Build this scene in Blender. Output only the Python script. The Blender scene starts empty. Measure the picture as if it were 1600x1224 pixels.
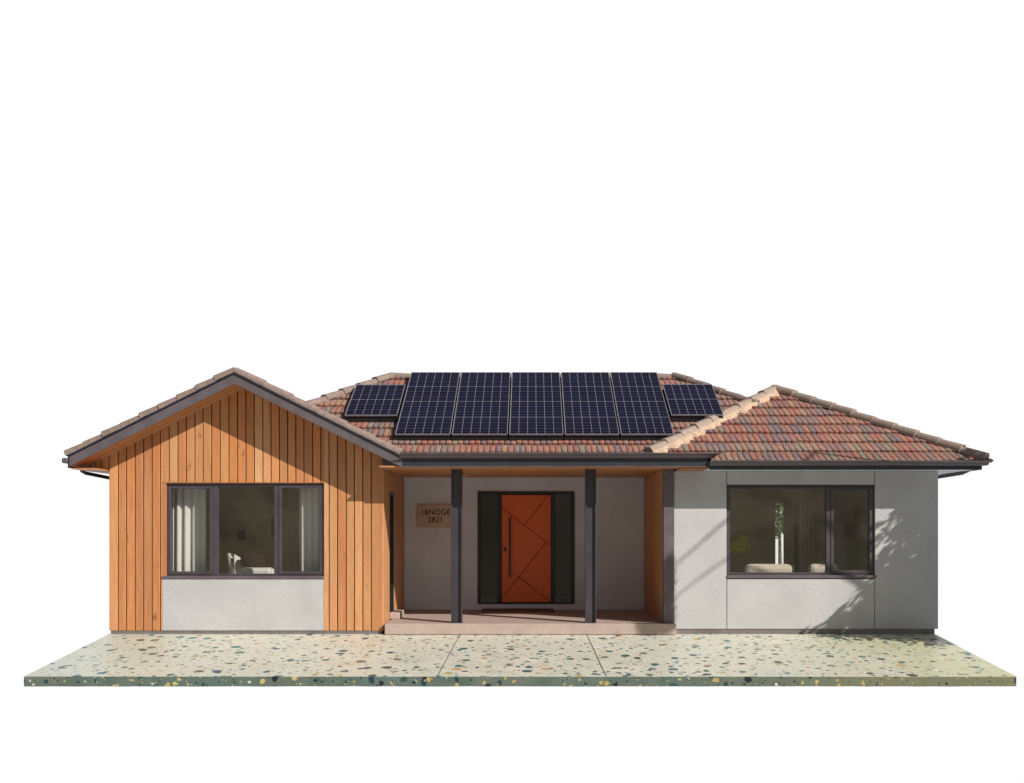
import bpy, bmesh, math, random
from mathutils import Vector, Matrix
random.seed(7)
R = math.radians
SC = bpy.context.scene
COL = SC.collection

# ------------------------------------------------------------------ camera
FPX, DIST, EYE, VPX, VPY = 1850.0, 21.76, 1.953, 830.0, 825.0     # focal length in photo pixels, distance to the front walls
cam_d = bpy.data.cameras.new('camera'); cam = bpy.data.objects.new('camera', cam_d); COL.objects.link(cam)
cam.location = (0, -DIST, EYE); cam.rotation_euler = (R(90), 0, 0)
cam_d.sensor_width = 36; cam_d.lens = 36*FPX/1600
cam_d.shift_x = (800-VPX)/1600; cam_d.shift_y = (VPY-612)/1600
cam_d.clip_end = 500
SC.camera = cam

# ------------------------------------------------------------------ light
SUN = Vector((.69, -.63, .60)).normalized()                        # towards the sun
sl = bpy.data.lights.new('sun', 'SUN'); sl.energy = 4.9; sl.angle = R(.36); sl.color = (1, .955, .90)
so = bpy.data.objects.new('sun', sl); COL.objects.link(so); so.location = (20, -18, 18)
so.rotation_euler = SUN.to_track_quat('Z', 'Y').to_euler()
W = bpy.data.worlds.new('World'); SC.world = W; W.use_nodes = True
nt = W.node_tree; nt.nodes.clear()
def wn(t, **k):
    n = nt.nodes.new(t)
    for a, b in k.items(): setattr(n, a, b)
    return n
wl = nt.links.new
sky = wn('ShaderNodeTexSky', sky_type='NISHITA'); sky.sun_disc = False
sky.sun_elevation = math.asin(SUN.z); sky.sun_rotation = math.atan2(SUN.x, SUN.y); sky.air_density = 1.0; sky.dust_density = 1.5
bsky = wn('ShaderNodeBackground'); bsky.inputs[1].default_value = .065; wl(sky.outputs[0], bsky.inputs[0])
tc = wn('ShaderNodeTexCoord'); sep = wn('ShaderNodeSeparateXYZ'); wl(tc.outputs['Generated'], sep.inputs[0])
def smooth(src, a, b, c=0, d=1):
    m = wn('ShaderNodeMapRange', interpolation_type='SMOOTHSTEP')
    wl(src, m.inputs[0])
    for i, v in enumerate((a, b, c, d)): m.inputs[1+i].default_value = v
    return m.outputs[0]
def wmath(op, a, b):
    m = wn('ShaderNodeMath', operation=op)
    for i, v in enumerate((a, b)):
        if isinstance(v, (int, float)): m.inputs[i].default_value = v
        else: wl(v, m.inputs[i])
    return m.outputs[0]
# garden on the side the house looks out to: a low dark band of trees over a warm lawn
nz = wn('ShaderNodeTexNoise'); nz.inputs['Scale'].default_value = 15; nz.inputs['Detail'].default_value = 8; nz.inputs['Roughness'].default_value = .7
wl(tc.outputs['Generated'], nz.inputs[0])
edge = wmath('ADD', sep.outputs[2], wmath('MULTIPLY', wmath('SUBTRACT', nz.outputs[0], .5), .5))
treem = smooth(edge, .20, .23, 1, 0)
cr = wn('ShaderNodeValToRGB'); wl(nz.outputs[0], cr.inputs[0])
cr.color_ramp.elements[0].position = .42; cr.color_ramp.elements[0].color = (.15, .145, .11, 1)
cr.color_ramp.elements[1].position = .60; cr.color_ramp.elements[1].color = (.46, .41, .30, 1)
gmix = wn('ShaderNodeMixRGB'); wl(smooth(sep.outputs[2], -.03, .0, 1, 0), gmix.inputs[0]); wl(cr.outputs[0], gmix.inputs[1]); lawn = wn('ShaderNodeMixRGB'); wl(smooth(sep.outputs[2], -.16, -.05), lawn.inputs[0]); lawn.inputs[1].default_value = (.42, .43, .45, 1); lawn.inputs[2].default_value = (.30, .285, .20, 1); wl(lawn.outputs[0], gmix.inputs[2])
bgar = wn('ShaderNodeBackground'); wl(gmix.outputs[0], bgar.inputs[0]); bgar.inputs[1].default_value = 1.0
m1 = wn('ShaderNodeMixShader'); wl(treem, m1.inputs[0]); wl(bsky.outputs[0], m1.inputs[1]); wl(bgar.outputs[0], m1.inputs[2])
# plain white backdrop behind and below the house
bwh = wn('ShaderNodeBackground'); bwh.inputs[0].default_value = (1, 1, 1, 1); bwh.inputs[1].default_value = 1.03
wm = wmath('MULTIPLY', smooth(sep.outputs[1], .05, .3), smooth(sep.outputs[2], .45, .54, 1, 0))
m2 = wn('ShaderNodeMixShader'); wl(wm, m2.inputs[0]); wl(m1.outputs[0], m2.inputs[1]); wl(bwh.outputs[0], m2.inputs[2])
wo = wn('ShaderNodeOutputWorld'); wl(m2.outputs[0], wo.inputs[0])
vs = SC.view_settings; vs.view_transform = 'Standard'; vs.look = 'None'; vs.exposure = 0; vs.gamma = 1; vs.use_curve_mapping = False
SC.render.engine = 'CYCLES'; SC.cycles.max_bounces = 8; SC.cycles.transparent_max_bounces = 12

# ------------------------------------------------------------------ helpers
def at(px, py, Y):
    s = FPX/(DIST+Y); return ((px-VPX)/s, Y, EYE-(py-VPY)/s)
def obj(name, bm, mats, parent=None, bevel=0, smooth_=False, recalc=True):
    if recalc: bmesh.ops.recalc_face_normals(bm, faces=bm.faces)
    me = bpy.data.meshes.new(name); bm.to_mesh(me); bm.free()
    if not isinstance(mats, (list, tuple)): mats = [mats]
    for m in mats: me.materials.append(m)
    if smooth_: me.polygons.foreach_set('use_smooth', [True]*len(me.polygons))
    o = bpy.data.objects.new(name, me); COL.objects.link(o)
    if parent: o.parent = parent
    if bevel:
        b = o.modifiers.new('bevel', 'BEVEL'); b.width = bevel; b.segments = 2; b.limit_method = 'ANGLE'
    return o
def tag(o, label=None, cat=None, group=None, kind=None):
    for k, v in (('label', label), ('category', cat), ('group', group), ('kind', kind)):
        if v: o[k] = v
    return o
def thing(name, label, cat, loc=(0, 0, 0), group=None, rot=None):
    o = bpy.data.objects.new(name, None); COL.objects.link(o); o.location = loc; o.empty_display_size = .3
    if rot: o.rotation_euler = rot
    return tag(o, label, cat, group)
def box(bm, x0, x1, y0, y1, z0, z1, mi=0):
    v = [bm.verts.new(p) for p in ((x0,y0,z0),(x1,y0,z0),(x1,y1,z0),(x0,y1,z0),(x0,y0,z1),(x1,y0,z1),(x1,y1,z1),(x0,y1,z1))]
    for f in ((0,3,2,1),(4,5,6,7),(0,1,5,4),(1,2,6,5),(2,3,7,6),(3,0,4,7)):
        bm.faces.new([v[i] for i in f]).material_index = mi
    return v
def B(*a):
    bm = bmesh.new(); box(bm, *a); return bm
def prism(bm, pts, d, mi=0):
    """closed polygon pts extruded by vector d"""
    d = Vector(d); a = [bm.verts.new(p) for p in pts]; b = [bm.verts.new(Vector(p)+d) for p in pts]
    n = len(pts); fs = [bm.faces.new(a), bm.faces.new(b[::-1])]
    for i in range(n): fs.append(bm.faces.new([a[i], b[i], b[(i+1)%n], a[(i+1)%n]]))
    for f in fs: f.material_index = mi
def tube(bm, pts, rads, seg=8):
    pts = [Vector(p) for p in pts]
    if not isinstance(rads, (list, tuple)): rads = [rads]*len(pts)
    rings = []
    for i, p in enumerate(pts):
        t = (pts[min(i+1, len(pts)-1)]-pts[max(i-1, 0)]).normalized()
        u = t.cross(Vector((.31, .2, .93))).normalized(); w = t.cross(u)
        rings.append([bm.verts.new(p+rads[i]*(math.cos(a)*u+math.sin(a)*w)) for a in [2*math.pi*k/seg for k in range(seg)]])
    for a, b in zip(rings, rings[1:]):
        for k in range(seg): bm.faces.new([a[k], a[(k+1)%seg], b[(k+1)%seg], b[k]])
    bm.faces.new(rings[0][::-1]); bm.faces.new(rings[-1])
def ellipsoid(bm, c, r, rot=None, u=20, v=12):
    m = Matrix.Translation(c) @ (rot.to_4x4() if rot else Matrix()) @ Matrix.Diagonal((*r, 1))
    bmesh.ops.create_uvsphere(bm, u_segments=u, v_segments=v, radius=1, matrix=m)
def sweep_x(bm, prof, x0, x1, thick=None):
    """profile of (y,z) or (y,z,x0,x1) swept along X, closed"""
    a = []; b = []
    for p in prof:
        xa, xb = (p[2], p[3]) if len(p) > 2 else (x0, x1)
        a.append(bm.verts.new((xa, p[0], p[1]))); b.append(bm.verts.new((xb, p[0], p[1])))
    n = len(prof); bm.faces.new(a); bm.faces.new(b[::-1])
    for i in range(n): bm.faces.new([a[i], b[i], b[(i+1)%n], a[(i+1)%n]])

# ------------------------------------------------------------------ materials
def mat(name, color=(.5,.5,.5), rough=.6, metal=0, spec=.5):
    m = bpy.data.materials.new(name); m.use_nodes = True
    b = m.node_tree.nodes['Principled BSDF']
    b.inputs['Base Color'].default_value = (*color, 1); b.inputs['Roughness'].default_value = rough
    b.inputs['Metallic'].default_value = metal; b.inputs['Specular IOR Level'].default_value = spec
    return m, m.node_tree, b
class N:
    def __init__(s, t): s.t = t
    def n(s, typ, **k):
        x = s.t.nodes.new(typ)
        for a, b in k.items(): setattr(x, a, b)
        return x
    def l(s, a, b): s.t.links.new(a, b)
    def setin(s, sock, v):
        if isinstance(v, (int, float)): sock.default_value = v
        elif isinstance(v, tuple): sock.default_value = (*v, 1) if len(v) == 3 and sock.type == 'RGBA' else v
        else: s.l(v, sock)
    def math(s, op, a, b=0, c=None):
        m = s.n('ShaderNodeMath', operation=op); s.setin(m.inputs[0], a); s.setin(m.inputs[1], b)
        if c is not None: s.setin(m.inputs[2], c)
        return m.outputs[0]
    def mapr(s, v, a, b, c=0, d=1, sm=False):
        m = s.n('ShaderNodeMapRange'); 
        if sm: m.interpolation_type = 'SMOOTHSTEP'
        s.setin(m.inputs[0], v)
        for i, x in enumerate((a, b, c, d)): s.setin(m.inputs[1+i], x)
        return m.outputs[0]
    def mix(s, f, a, b, mode='MIX'):
        m = s.n('ShaderNodeMixRGB', blend_type=mode); s.setin(m.inputs[0], f); s.setin(m.inputs[1], a); s.setin(m.inputs[2], b); return m.outputs[0]
    def ramp(s, v, stops, interp='LINEAR'):
        r = s.n('ShaderNodeValToRGB'); s.setin(r.inputs[0], v); cr = r.color_ramp; cr.interpolation = interp
        while len(cr.elements) < len(stops): cr.elements.new(.5)
        for e, (p, c) in zip(cr.elements, stops): e.position = p; e.color = (*c, 1)
        return r.outputs[0]
    def coords(s, kind='Object', scale=(1,1,1), rot=(0,0,0), loc=None):
        t = s.n('ShaderNodeTexCoord'); m = s.n('ShaderNodeMapping'); s.l(t.outputs[kind], m.inputs[0])
        m.inputs['Scale'].default_value = scale; m.inputs['Rotation'].default_value = rot
        if loc is not None: s.setin(m.inputs['Location'], loc)
        return m.outputs[0]
    def noise(s, vec, scale=5, detail=4, rough=.5, dist=0):
        x = s.n('ShaderNodeTexNoise'); s.l(vec, x.inputs[0])
        x.inputs['Scale'].default_value = scale; x.inputs['Detail'].default_value = detail; x.inputs['Roughness'].default_value = rough; x.inputs['Distortion'].default_value = dist
        return x
    def bump(s, h, b, strength=.3, dist=.01):
        x = s.n('ShaderNodeBump'); x.inputs['Strength'].default_value = strength; x.inputs['Distance'].default_value = dist
        s.l(h, x.inputs['Height']); s.l(x.outputs[0], b.inputs['Normal'])
    def island(s): return s.n('ShaderNodeNewGeometry').outputs['Random Per Island']

def timber(name, axis='Z', stops=None, rough=.5):
    m, t, b = mat(name, rough=rough, spec=.3); g = N(t)
    isl = g.island()
    sc = {'Z': (1, 1, .07), 'X': (.07, 1, 1), 'Y': (1, .07, 1)}[axis]
    off = g.n('ShaderNodeCombineXYZ'); g.l(g.math('MULTIPLY', isl, 37.0), off.inputs[0]); g.l(g.math('MULTIPLY', isl, 53.0), off.inputs[2]); g.l(g.math('MULTIPLY', isl, 19.0), off.inputs[1])
    v = g.coords(scale=sc, loc=off.outputs[0])
    grain = g.noise(v, 34, 6, .6, .8).outputs[0]
    fine = g.noise(v, 150, 3, .6).outputs[0]
    broad = g.noise(v, 6, 3, .5, 1.5).outputs[0]
    stops = stops or [(0, (.55, .205, .065)), (.17, (.60, .30, .125)), (.34, (.45, .185, .075)), (.5, (.62, .245, .085)), (.67, (.64, .355, .175)), (.83, (.46, .20, .07)), (1, (.57, .28, .13))]
    base = g.ramp(isl, stops)
    c = g.mix(g.mapr(grain, .45, .72, 0, .75), base, g.mix(.6, base, (.28, .10, .035)))
    c = g.mix(g.mapr(broad, .45, .72, 0, .35), c, (.62, .35, .17))
    kn = g.noise(g.coords(scale={'Z': (1, 1, .35), 'X': (.35, 1, 1), 'Y': (1, .35, 1)}[axis], loc=off.outputs[0]), 7, 2, .5).outputs[0]
    c = g.mix(g.mapr(kn, .69, .76, 0, .7), c, (.22, .08, .03))
    g.l(c, b.inputs['Base Color'])
    g.bump(g.math('ADD', g.math('MULTIPLY', grain, .6), g.math('MULTIPLY', fine, .4)), b, .15, .004)
    return m
def stucco(name, col):
    m, t, b = mat(name, rough=.85, spec=.25); g = N(t)
    v = g.coords(); mp = g.n('ShaderNodeMapping'); g.l(g.coords(rot=(0, R(48), 0)), mp.inputs[0]); mp.inputs['Scale'].default_value = (1, 1, .32); d = mp.outputs[0]
    big = g.noise(v, 1.6, 5, .55).outputs[0]; streak = g.noise(d, 30, 6, .7, .4).outputs[0]; fine = g.noise(v, 260, 2, .6).outputs[0]
    c = g.mix(g.mapr(big, .3, .7), tuple(x*.92 for x in col), tuple(min(1, x*1.07) for x in col))
    c = g.mix(g.mapr(streak, .4, .7, 0, .3), c, tuple(x*.72 for x in col))
    g.l(c, b.inputs['Base Color'])
    g.bump(g.math('ADD', g.math('MULTIPLY', streak, .8), g.math('MULTIPLY', fine, .3)), b, .6, .012)
    return m
def metal_paint(name, col, rough=.42):
    m, t, b = mat(name, col, rough, 0, .5); g = N(t)
    n = g.noise(g.coords(), 3.2, 5, .6).outputs[0]
    g.l(g.mix(g.mapr(n, .3, .7), tuple(x*.85 for x in col), tuple(x*1.15 for x in col)), b.inputs['Base Color'])
    g.l(g.mapr(n, .3, .7, rough-.06, rough+.1), b.inputs['Roughness'])
    return m
def plain(name, col, rough=.7, scale=8, var=.15, bump=.15, metal=0, spec=.4):
    m, t, b = mat(name, col, rough, metal, spec); g = N(t)
    n = g.noise(g.coords(), scale, 6, .6)
    g.l(g.mix(g.mapr(n.outputs[0], .3, .7), tuple(x*(1-var) for x in col), tuple(min(1, x*(1+var)) for x in col)), b.inputs['Base Color'])
    if bump: g.bump(n.outputs[0], b, bump, .01)
    return m
def roof_tile():
    m, t, b = mat('roof_tile', rough=.7, spec=.35); g = N(t); isl = g.island()
    c = g.ramp(isl, [(0, (.36, .125, .085)), (.16, (.30, .145, .115)), (.30, (.215, .14, .14)), (.42, (.37, .155, .10)), (.54, (.18, .125, .135)), (.64, (.33, .125, .10)), (.74, (.27, .19, .13)), (.80, (.25, .115, .105)), (.88, (.23, .20, .155)), (.93, (.38, .21, .13)), (1, (.25, .165, .16))], 'CONSTANT')
    v = g.coords()
    n = g.noise(v, 1.1, 4, .5).outputs[0]; f = g.noise(v, 45, 6, .7, .5).outputs[0]
    c = g.mix(g.mapr(n, .48, .68, 0, .35), c, (.36, .29, .19))
    c = g.mix(g.mapr(f, .45, .7, 0, .45), c, (.15, .095, .09))
    st = g.noise(g.coords(scale=(1, .10, .10)), 75, 5, .65).outputs[0]
    c = g.mix(g.mapr(st, .45, .68, 0, .55), c, (.13, .085, .08)); c = g.mix(g.mapr(st, .46, .30, 0, .45), c, (.46, .33, .28))
    p = g.noise(v, 15, 3, .6).outputs[0]
    c = g.mix(g.mapr(p, .58, .75, 0, .4), c, (.42, .29, .25))
    g.l(c, b.inputs['Base Color']); g.bump(f, b, .4, .01)
    return m
def terrazzo(name, edge=False):
    m, t, b = mat(name, rough=.38 if not edge else .5, spec=.4); g = N(t)
    v = g.coords()
    warp = g.noise(v, 9, 3, .5)
    va = g.n('ShaderNodeVectorMath', operation='MULTIPLY_ADD'); g.l(warp.outputs[1], va.inputs[0]); va.inputs[1].default_value = (.11,)*3; g.l(v, va.inputs[2])
    n1 = g.noise(v, .55, 3, .5).outputs[0]; n2 = g.noise(v, 2.2, 4, .5).outputs[0]
    sx = g.n('ShaderNodeSeparateXYZ'); g.l(v, sx.inputs[0])
    if edge:
        base = g.mix(g.mapr(n2, .3, .7), (.075, .12, .10), (.16, .175, .13))
        base = g.mix(g.mapr(sx.outputs[0], 2.2, 5.5, 0, .85, True), base, (.19, .18, .10))
        base = g.mix(g.mapr(n1, .5, .68, 0, .5), base, (.085, .155, .15))
    else:
        base = g.mix(g.mapr(n2, .35, .68), (.63, .62, .50), (.70, .66, .545))
        base = g.mix(g.mapr(n1, .45, .7, 0, .55), base, (.58, .60, .50))
        base = g.mix(g.mapr(g.math('ADD', sx.outputs[0], g.math('MULTIPLY', n1, 3)), 5.2, 9.0, 0, .75, True), base, (.53, .525, .28))
        base = g.mix(g.mapr(sx.outputs[0], -5.2, -7.8, 0, .6, True), base, (.42, .49, .41))
    dark = [(0, (.008, .10, .125)), (.22, (.02, .15, .17)), (.36, (.06, .045, .04)), (.48, (.16, .10, .055)), (.58, (.03, .18, .17)), (.68, (.02, .07, .13)), (.74, (.52, .32, .09)), (.86, (.10, .19, .13)), (.93, (.75, .72, .64))]
    gold = [(0, (.012, .045, .06)), (.25, (.01, .012, .015)), (.45, (.48, .36, .11)), (.62, (.03, .07, .06)), (.75, (.55, .43, .17)), (.87, (.62, .60, .50)), (.94, (.02, .08, .08))]
    c = base
    for sc, thr, seed in ((6.2, .38, 0), (10.5, .38, 3.3), (18.0, .32, 7.7)) if edge else ((4.6, .30, 0), (7.4, .28, 3.3), (13.0, .24, 7.7)):
        mp = g.n('ShaderNodeMapping'); g.l(va.outputs[0], mp.inputs[0]); mp.inputs['Location'].default_value = (seed, seed*1.7, seed*.6)
        mp.inputs['Rotation'].default_value = (0, 0, .2+seed*.1)
        mp.inputs['Scale'].default_value = (1, 1.0, 1) if edge else (.78, .68, 1)
        vo = g.n('ShaderNodeTexVoronoi'); vo.inputs['Scale'].default_value = sc; g.l(mp.outputs[0], vo.inputs[0])
        if not edge: vo.voronoi_dimensions = '2D'
        cs = g.n('ShaderNodeSeparateColor'); g.l(vo.outputs['Color'], cs.inputs[0])
        r = g.math('MULTIPLY', g.math('POWER', cs.outputs[0], 1.3), thr)
        mask = g.mapr(g.math('SUBTRACT', vo.outputs['Distance'], r), -.012, .012, 1, 0)
        mask = g.math('MULTIPLY', mask, g.mapr(cs.outputs[2], .15, .35, .0, 1) if not edge else 1.0)
        c = g.mix(g.math('MULTIPLY', mask, .93 if seed < 5 else .75), c, g.ramp(cs.outputs[1], gold if edge else dark, 'CONSTANT'))
    g.l(c, b.inputs['Base Color'])
    g.l(g.mapr(n2, .3, .7, .3, .5), b.inputs['Roughness'])
    return m
def solar_cells(rows):
    m, t, b = mat('solar_cells', rough=.25, spec=.05); g = N(t)
    tcn = g.n('ShaderNodeTexCoord'); s = g.n('ShaderNodeSeparateXYZ'); g.l(tcn.outputs['Generated'], s.inputs[0])
    def lines(src, n, w):
        f = g.math('FRACT', g.math('ADD', g.math('MULTIPLY', src, n), .5)); return g.math('LESS_THAN', g.math('ABSOLUTE', g.math('SUBTRACT', f, .5)), w*n)
    U, V = s.outputs[0], s.outputs[1]
    col = g.mix(g.mapr(g.noise(g.coords(), .9, 3).outputs[0], .3, .7), (.006, .0055, .013), (.010, .0095, .026))
    fine = g.math('MAXIMUM', lines(V, rows*6, .0022*2/rows*2), g.math('MULTIPLY', lines(U, 30, .0012), .5))
    col = g.mix(g.math('MULTIPLY', fine, .5), col, (.09, .09, .15))
    col = g.mix(g.math('MULTIPLY', lines(V, rows*3, .0025*4/rows), .12), col, (.3, .3, .38))
    main = g.math('MAXIMUM', lines(U, 6, .0034), lines(V, rows, .0017*4/rows))
    col = g.mix(g.math('MULTIPLY', main, .66), col, (.40, .37, .42))
    g.l(col, b.inputs['Base Color'])
    return m
def glass(name, tint=(.93, .93, .91), refl=1.0, rough=0.0):
    m = bpy.data.materials.new(name); m.use_nodes = True; t = m.node_tree; t.nodes.clear(); g = N(t)
    tr = g.n('ShaderNodeBsdfTransparent'); tr.inputs[0].default_value = (*tint, 1)
    gl = g.n('ShaderNodeBsdfGlossy'); gl.inputs['Roughness'].default_value = rough; gl.inputs[0].default_value = (refl, refl, refl, 1)
    fr = g.n('ShaderNodeFresnel'); bf = g.n('ShaderNodeNewGeometry').outputs['Backfacing']; g.l(g.mapr(bf, 0, 1, 1.58, 1/1.58), fr.inputs[0])
    mx = g.n('ShaderNodeMixShader'); o = g.n('ShaderNodeOutputMaterial')
    if rough == 0:
        bp = g.n('ShaderNodeBump'); bp.inputs['Strength'].default_value = .05; bp.inputs['Distance'].default_value = .02
        g.l(g.noise(g.coords(), 2.2, 2).outputs[0], bp.inputs['Height']); g.l(bp.outputs[0], gl.inputs['Normal'])
    g.l(fr.outputs[0], mx.inputs[0]); g.l(tr.outputs[0], mx.inputs[1]); g.l(gl.outputs[0], mx.inputs[2]); g.l(mx.outputs[0], o.inputs[0])
    return m

M = {}
M['timber'] = timber('cedar_boards'); M['timber_x'] = timber('cedar_soffit', 'X'); M['timber_y'] = timber('cedar_soffit_deep', 'Y')
M['stucco'] = stucco('grey_render', (.485, .475, .47)); M['stucco_lift'] = stucco('grey_render_light_lift', (.70, .735, .79))  # second render paler and cooler: missing porch light put into its colour
M['taupe'] = metal_paint('taupe_metal', (.115, .092, .098)); M['dark'] = metal_paint('charcoal_metal', (.026, .025, .032))
M['post'] = metal_paint('post_paint', (.045, .038, .045)); M['post_end'] = metal_paint('post_paint_light', (.17, .15, .145))
M['frame'] = metal_paint('window_metal', (.060, .049, .056), .38); M['black'] = metal_paint('black_metal', (.014, .014, .017), .4)
M['groove'] = plain('groove_dark_backing', (.07, .022, .012), .8)  # dark red-brown backing seen in the grooves between boards and door pieces
M['gap'] = plain('joint_backing', (.06, .055, .055), .9)
M['tile'] = roof_tile(); M['underlay'] = plain('roof_underlay', (.05, .035, .03), .9)
M['cap'] = plain('ridge_cap_clay', (.25, .185, .155), .75, 14, .22, .3)
M['cap_pale'] = plain('ridge_cap_pale', (.33, .25, .20), .75, 14, .15, .25)
M['mortar'] = plain('ridge_mortar', (.52, .38, .265), .9, 30, .25, .8)
M['slab'] = terrazzo('terrazzo_top'); M['slab_edge'] = terrazzo('terrazzo_edge', True)
M['joint'] = plain('slab_joint', (.10, .075, .05), .9)
M['porch'] = plain('porch_concrete', (.42, .325, .28), .7, 5, .1, .1)
M['door'] = plain('rust_door', (.80, .145, .026), .42, 2.5, .07, .03)
M['copper'] = plain('bronze_plate', (.50, .33, .255), .33, 60, .12, .05, metal=.5)
M['ink'] = plain('letter_black', (.006, .005, .005), .6)
M['glass'] = glass('window_glass'); M['glass_door'] = glass('sidelight_glass', (.3, .31, .29), 1.0, .08)
M['panel_frame'] = metal_paint('panel_frame', (.05, .05, .06)); M['rail'] = metal_paint('panel_silver', (.22, .21, .23), .35)
M['room'] = plain('room_paint', (.80, .71, .62), .85, 2, .05, 0); M['floor'] = timber('room_floor', 'X', [(0, (.55, .45, .36)), (1, (.60, .50, .40))])
M['curtain'] = plain('curtain_cloth', (.72, .70, .68), .9, 90, .05, .2); M['white'] = plain('white_shell', (.78, .76, .72), .5, 6, .04, 0)
M['brown'] = plain('brown_fabric', (.03, .012, .006), .9, 40, .2, .3); M['cream'] = plain('cream_fabric', (.72, .63, .54), .9, 50, .08, .2)
M['olive'] = plain('olive_shade', (.42, .42, .03), .8, 20, .1, .1); M['wardrobe'] = plain('wardrobe_paint', (.55, .52, .48), .5, 3, .03, 0)
M['leaf'] = plain('leaf_green', (.075, .115, .035), .6, 3, .5, 0); M['bark'] = plain('bark', (.16, .12, .09), .9, 12, .3, .8)
M['mat'] = plain('coir_mat', (.16, .07, .05), .95, 120, .4, .6)

# ------------------------------------------------------------------ pavement
Y0, YF, ZF, XL, XR = -.03, -3.64, -.319, -7.77, 7.43
bm = bmesh.new()
th = .158
prof = [(6.3, 0), (Y0, 0), (YF, ZF), (YF, ZF-th), (Y0, -th), (6.3, -th)]
n = 60
ring = []
for i in range(n+1):
    x = XL+(XR-XL)*i/n; j = random.uniform(-.003, .003)
    ring.append([bm.verts.new((x, y, z+(j if k == 3 else 0))) for k, (y, z) in enumerate(prof)])
for a, b2 in zip(ring, ring[1:]):
    for k in range(6):
        f = bm.faces.new([a[k], b2[k], b2[(k+1)%6], a[(k+1)%6]]); f.material_index = 0 if k in (0, 1) else 1
for rr in (ring[0], ring[-1]): bm.faces.new(rr).material_index = 1
pav = obj('pavement', bm, [M['slab'], M['slab_edge']], bevel=.012)
tag(pav, 'pale terrazzo slab with teal and ochre chips running along the front of the house', kind='structure')
bm = bmesh.new()
def slabz(y): return ZF*(y-Y0)/(YF-Y0)
def on_slab(px, py):                                               # point of the sloping slab seen at a photo position
    lo, hi = YF, Y0
    for _ in range(40):
        y = (lo+hi)/2; s = FPX/(DIST+y); q = VPY+(EYE-slabz(y))*s
        if q > py: lo = y
        else: hi = y
    return (px-VPX)/s, y, slabz(y)
for a, b2 in (((719, 992), (683.5, 1057)), ((917, 992), (947, 1057))):
    p, q = Vector(on_slab(*a)), Vector(on_slab(*b2))
    q.y = YF+.004; q.z = slabz(q.y); w = Vector((.006, 0, 0)); up = Vector((0, 0, .004)); dn = Vector((0, 0, -.002))
    vs_ = [bm.verts.new(c) for c in (p-w+up, p+w+up, q+w+up, q-w+up)]; bm.faces.new(vs_)
tag(obj('joint', bm, M['joint'], pav), 'two thin dark joints cut across the terrazzo slab')

# ------------------------------------------------------------------ house
H = thing('house', 'single storey house with cedar gable bay, grey rendered walls, open porch and terracotta tiled roofs', 'house')
PITCH = .513
# plinths
obj('plinth', B(-7.73, -2.74, .012, .3, .0, .062), M['post_end'], H); obj('plinth', B(2.66, 7.42, .018, .3, 0, .095), M['post_end'], H)

# gable bay ---------------------------------------------------------------
GX, GZ = -5.29, 4.523                                             # gable axis, soffit apex
GP = .500
def gz(x): return GZ-GP*abs(x-GX)
WX0, WX1, WZ0, WZ1 = -6.708, -3.816, 1.07, 2.776                  # left window opening
def clad(bm, x0, x1, zlo, y=0, t=.03, zhi=None):
    """one vertical board following the gable line"""
    a, b = (zhi or gz(x0)), (zhi or gz(x1)); pts = [(x0, y, zlo), (x1, y, zlo), (x1, y, b)]
    if x0 < GX < x1 and not zhi: pts.append((GX, y, GZ))
    pts.append((x0, y, a)); prism(bm, pts, (0, t, 0))
xs = [-8.14, -8.02, -7.90, -7.765, -7.594]
while xs[-1] < -2.85: xs.append(xs[-1]+.1553+random.uniform(-.006, .006))
xs[-1] = -2.715
bm = bmesh.new(); G2 = .0085
for a, b2 in zip(xs, xs[1:]):
    y = random.uniform(-.0015, .0015)
    if b2 <= -7.76+.001: clad(bm, a+G2, b2-G2, 3.025, y); continue
    cuts = [a]+[c for c in (WX0-.068, WX1+.005) if a < c < b2]+[b2]
    for c, d in zip(cuts, cuts[1:]):
        mid = (c+d)/2; ca = G2 if c == a else 0; cb = G2 if d == b2 else 0
        if d-c-ca-cb < .008: continue
        clad(bm, c+ca, d-cb, WZ1+.012 if WX0-.02 < mid < WX1+.005 else .062, y)
clbd = obj('timber_cladding', bm, M['timber'], H, bevel=.008)
bm = bmesh.new()                                                   # wall behind the boards
prism(bm, [(-7.74, .031, .062), (WX0-.068, .031, .062), (WX0-.068, .031, gz(WX0-.068)), (-8.1, .031, gz(-8.1)), (-8.1, .031, 3.03), (-7.74, .031, 3.03)], (0, .17, 0))
prism(bm, [(WX1+.02, .031, .062), (-2.745, .031, .062), (-2.745, .031, gz(-2.74)), (WX1+.02, .031, gz(WX1+.02))], (0, .17, 0))
prism(bm, [(WX0-.068, .032, WZ1+.012), (WX1+.02, .032, WZ1+.012), (WX1+.02, .032, gz(WX1)), (GX, .032, GZ), (WX0-.068, .032, gz(WX0-.068))], (0, .168, 0))
box(bm, WX0-.068, WX1+.02, .032, .2, .07, WZ0-.03)
box(bm, -7.75, -7.55, .202, 6.0, .062, 3.02)                       # outer side wall
obj('wall', bm, M['groove'], H)
# reveals of the left window: cedar lining at the left, metal head trim
obj('window_reveal', B(WX0-.066, WX0-.002, -.004, .1, WZ0-.02, WZ1), M['timber'], H)
obj('window_reveal', B(WX0-.07, WX1+.004, -.010, .1, WZ1, WZ1+.012), M['timber'], H)
obj('render_panel', B(-6.776, WX1+.0, -.004, .03, .066, WZ0-.062), M['stucco'], H, bevel=.004)
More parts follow.
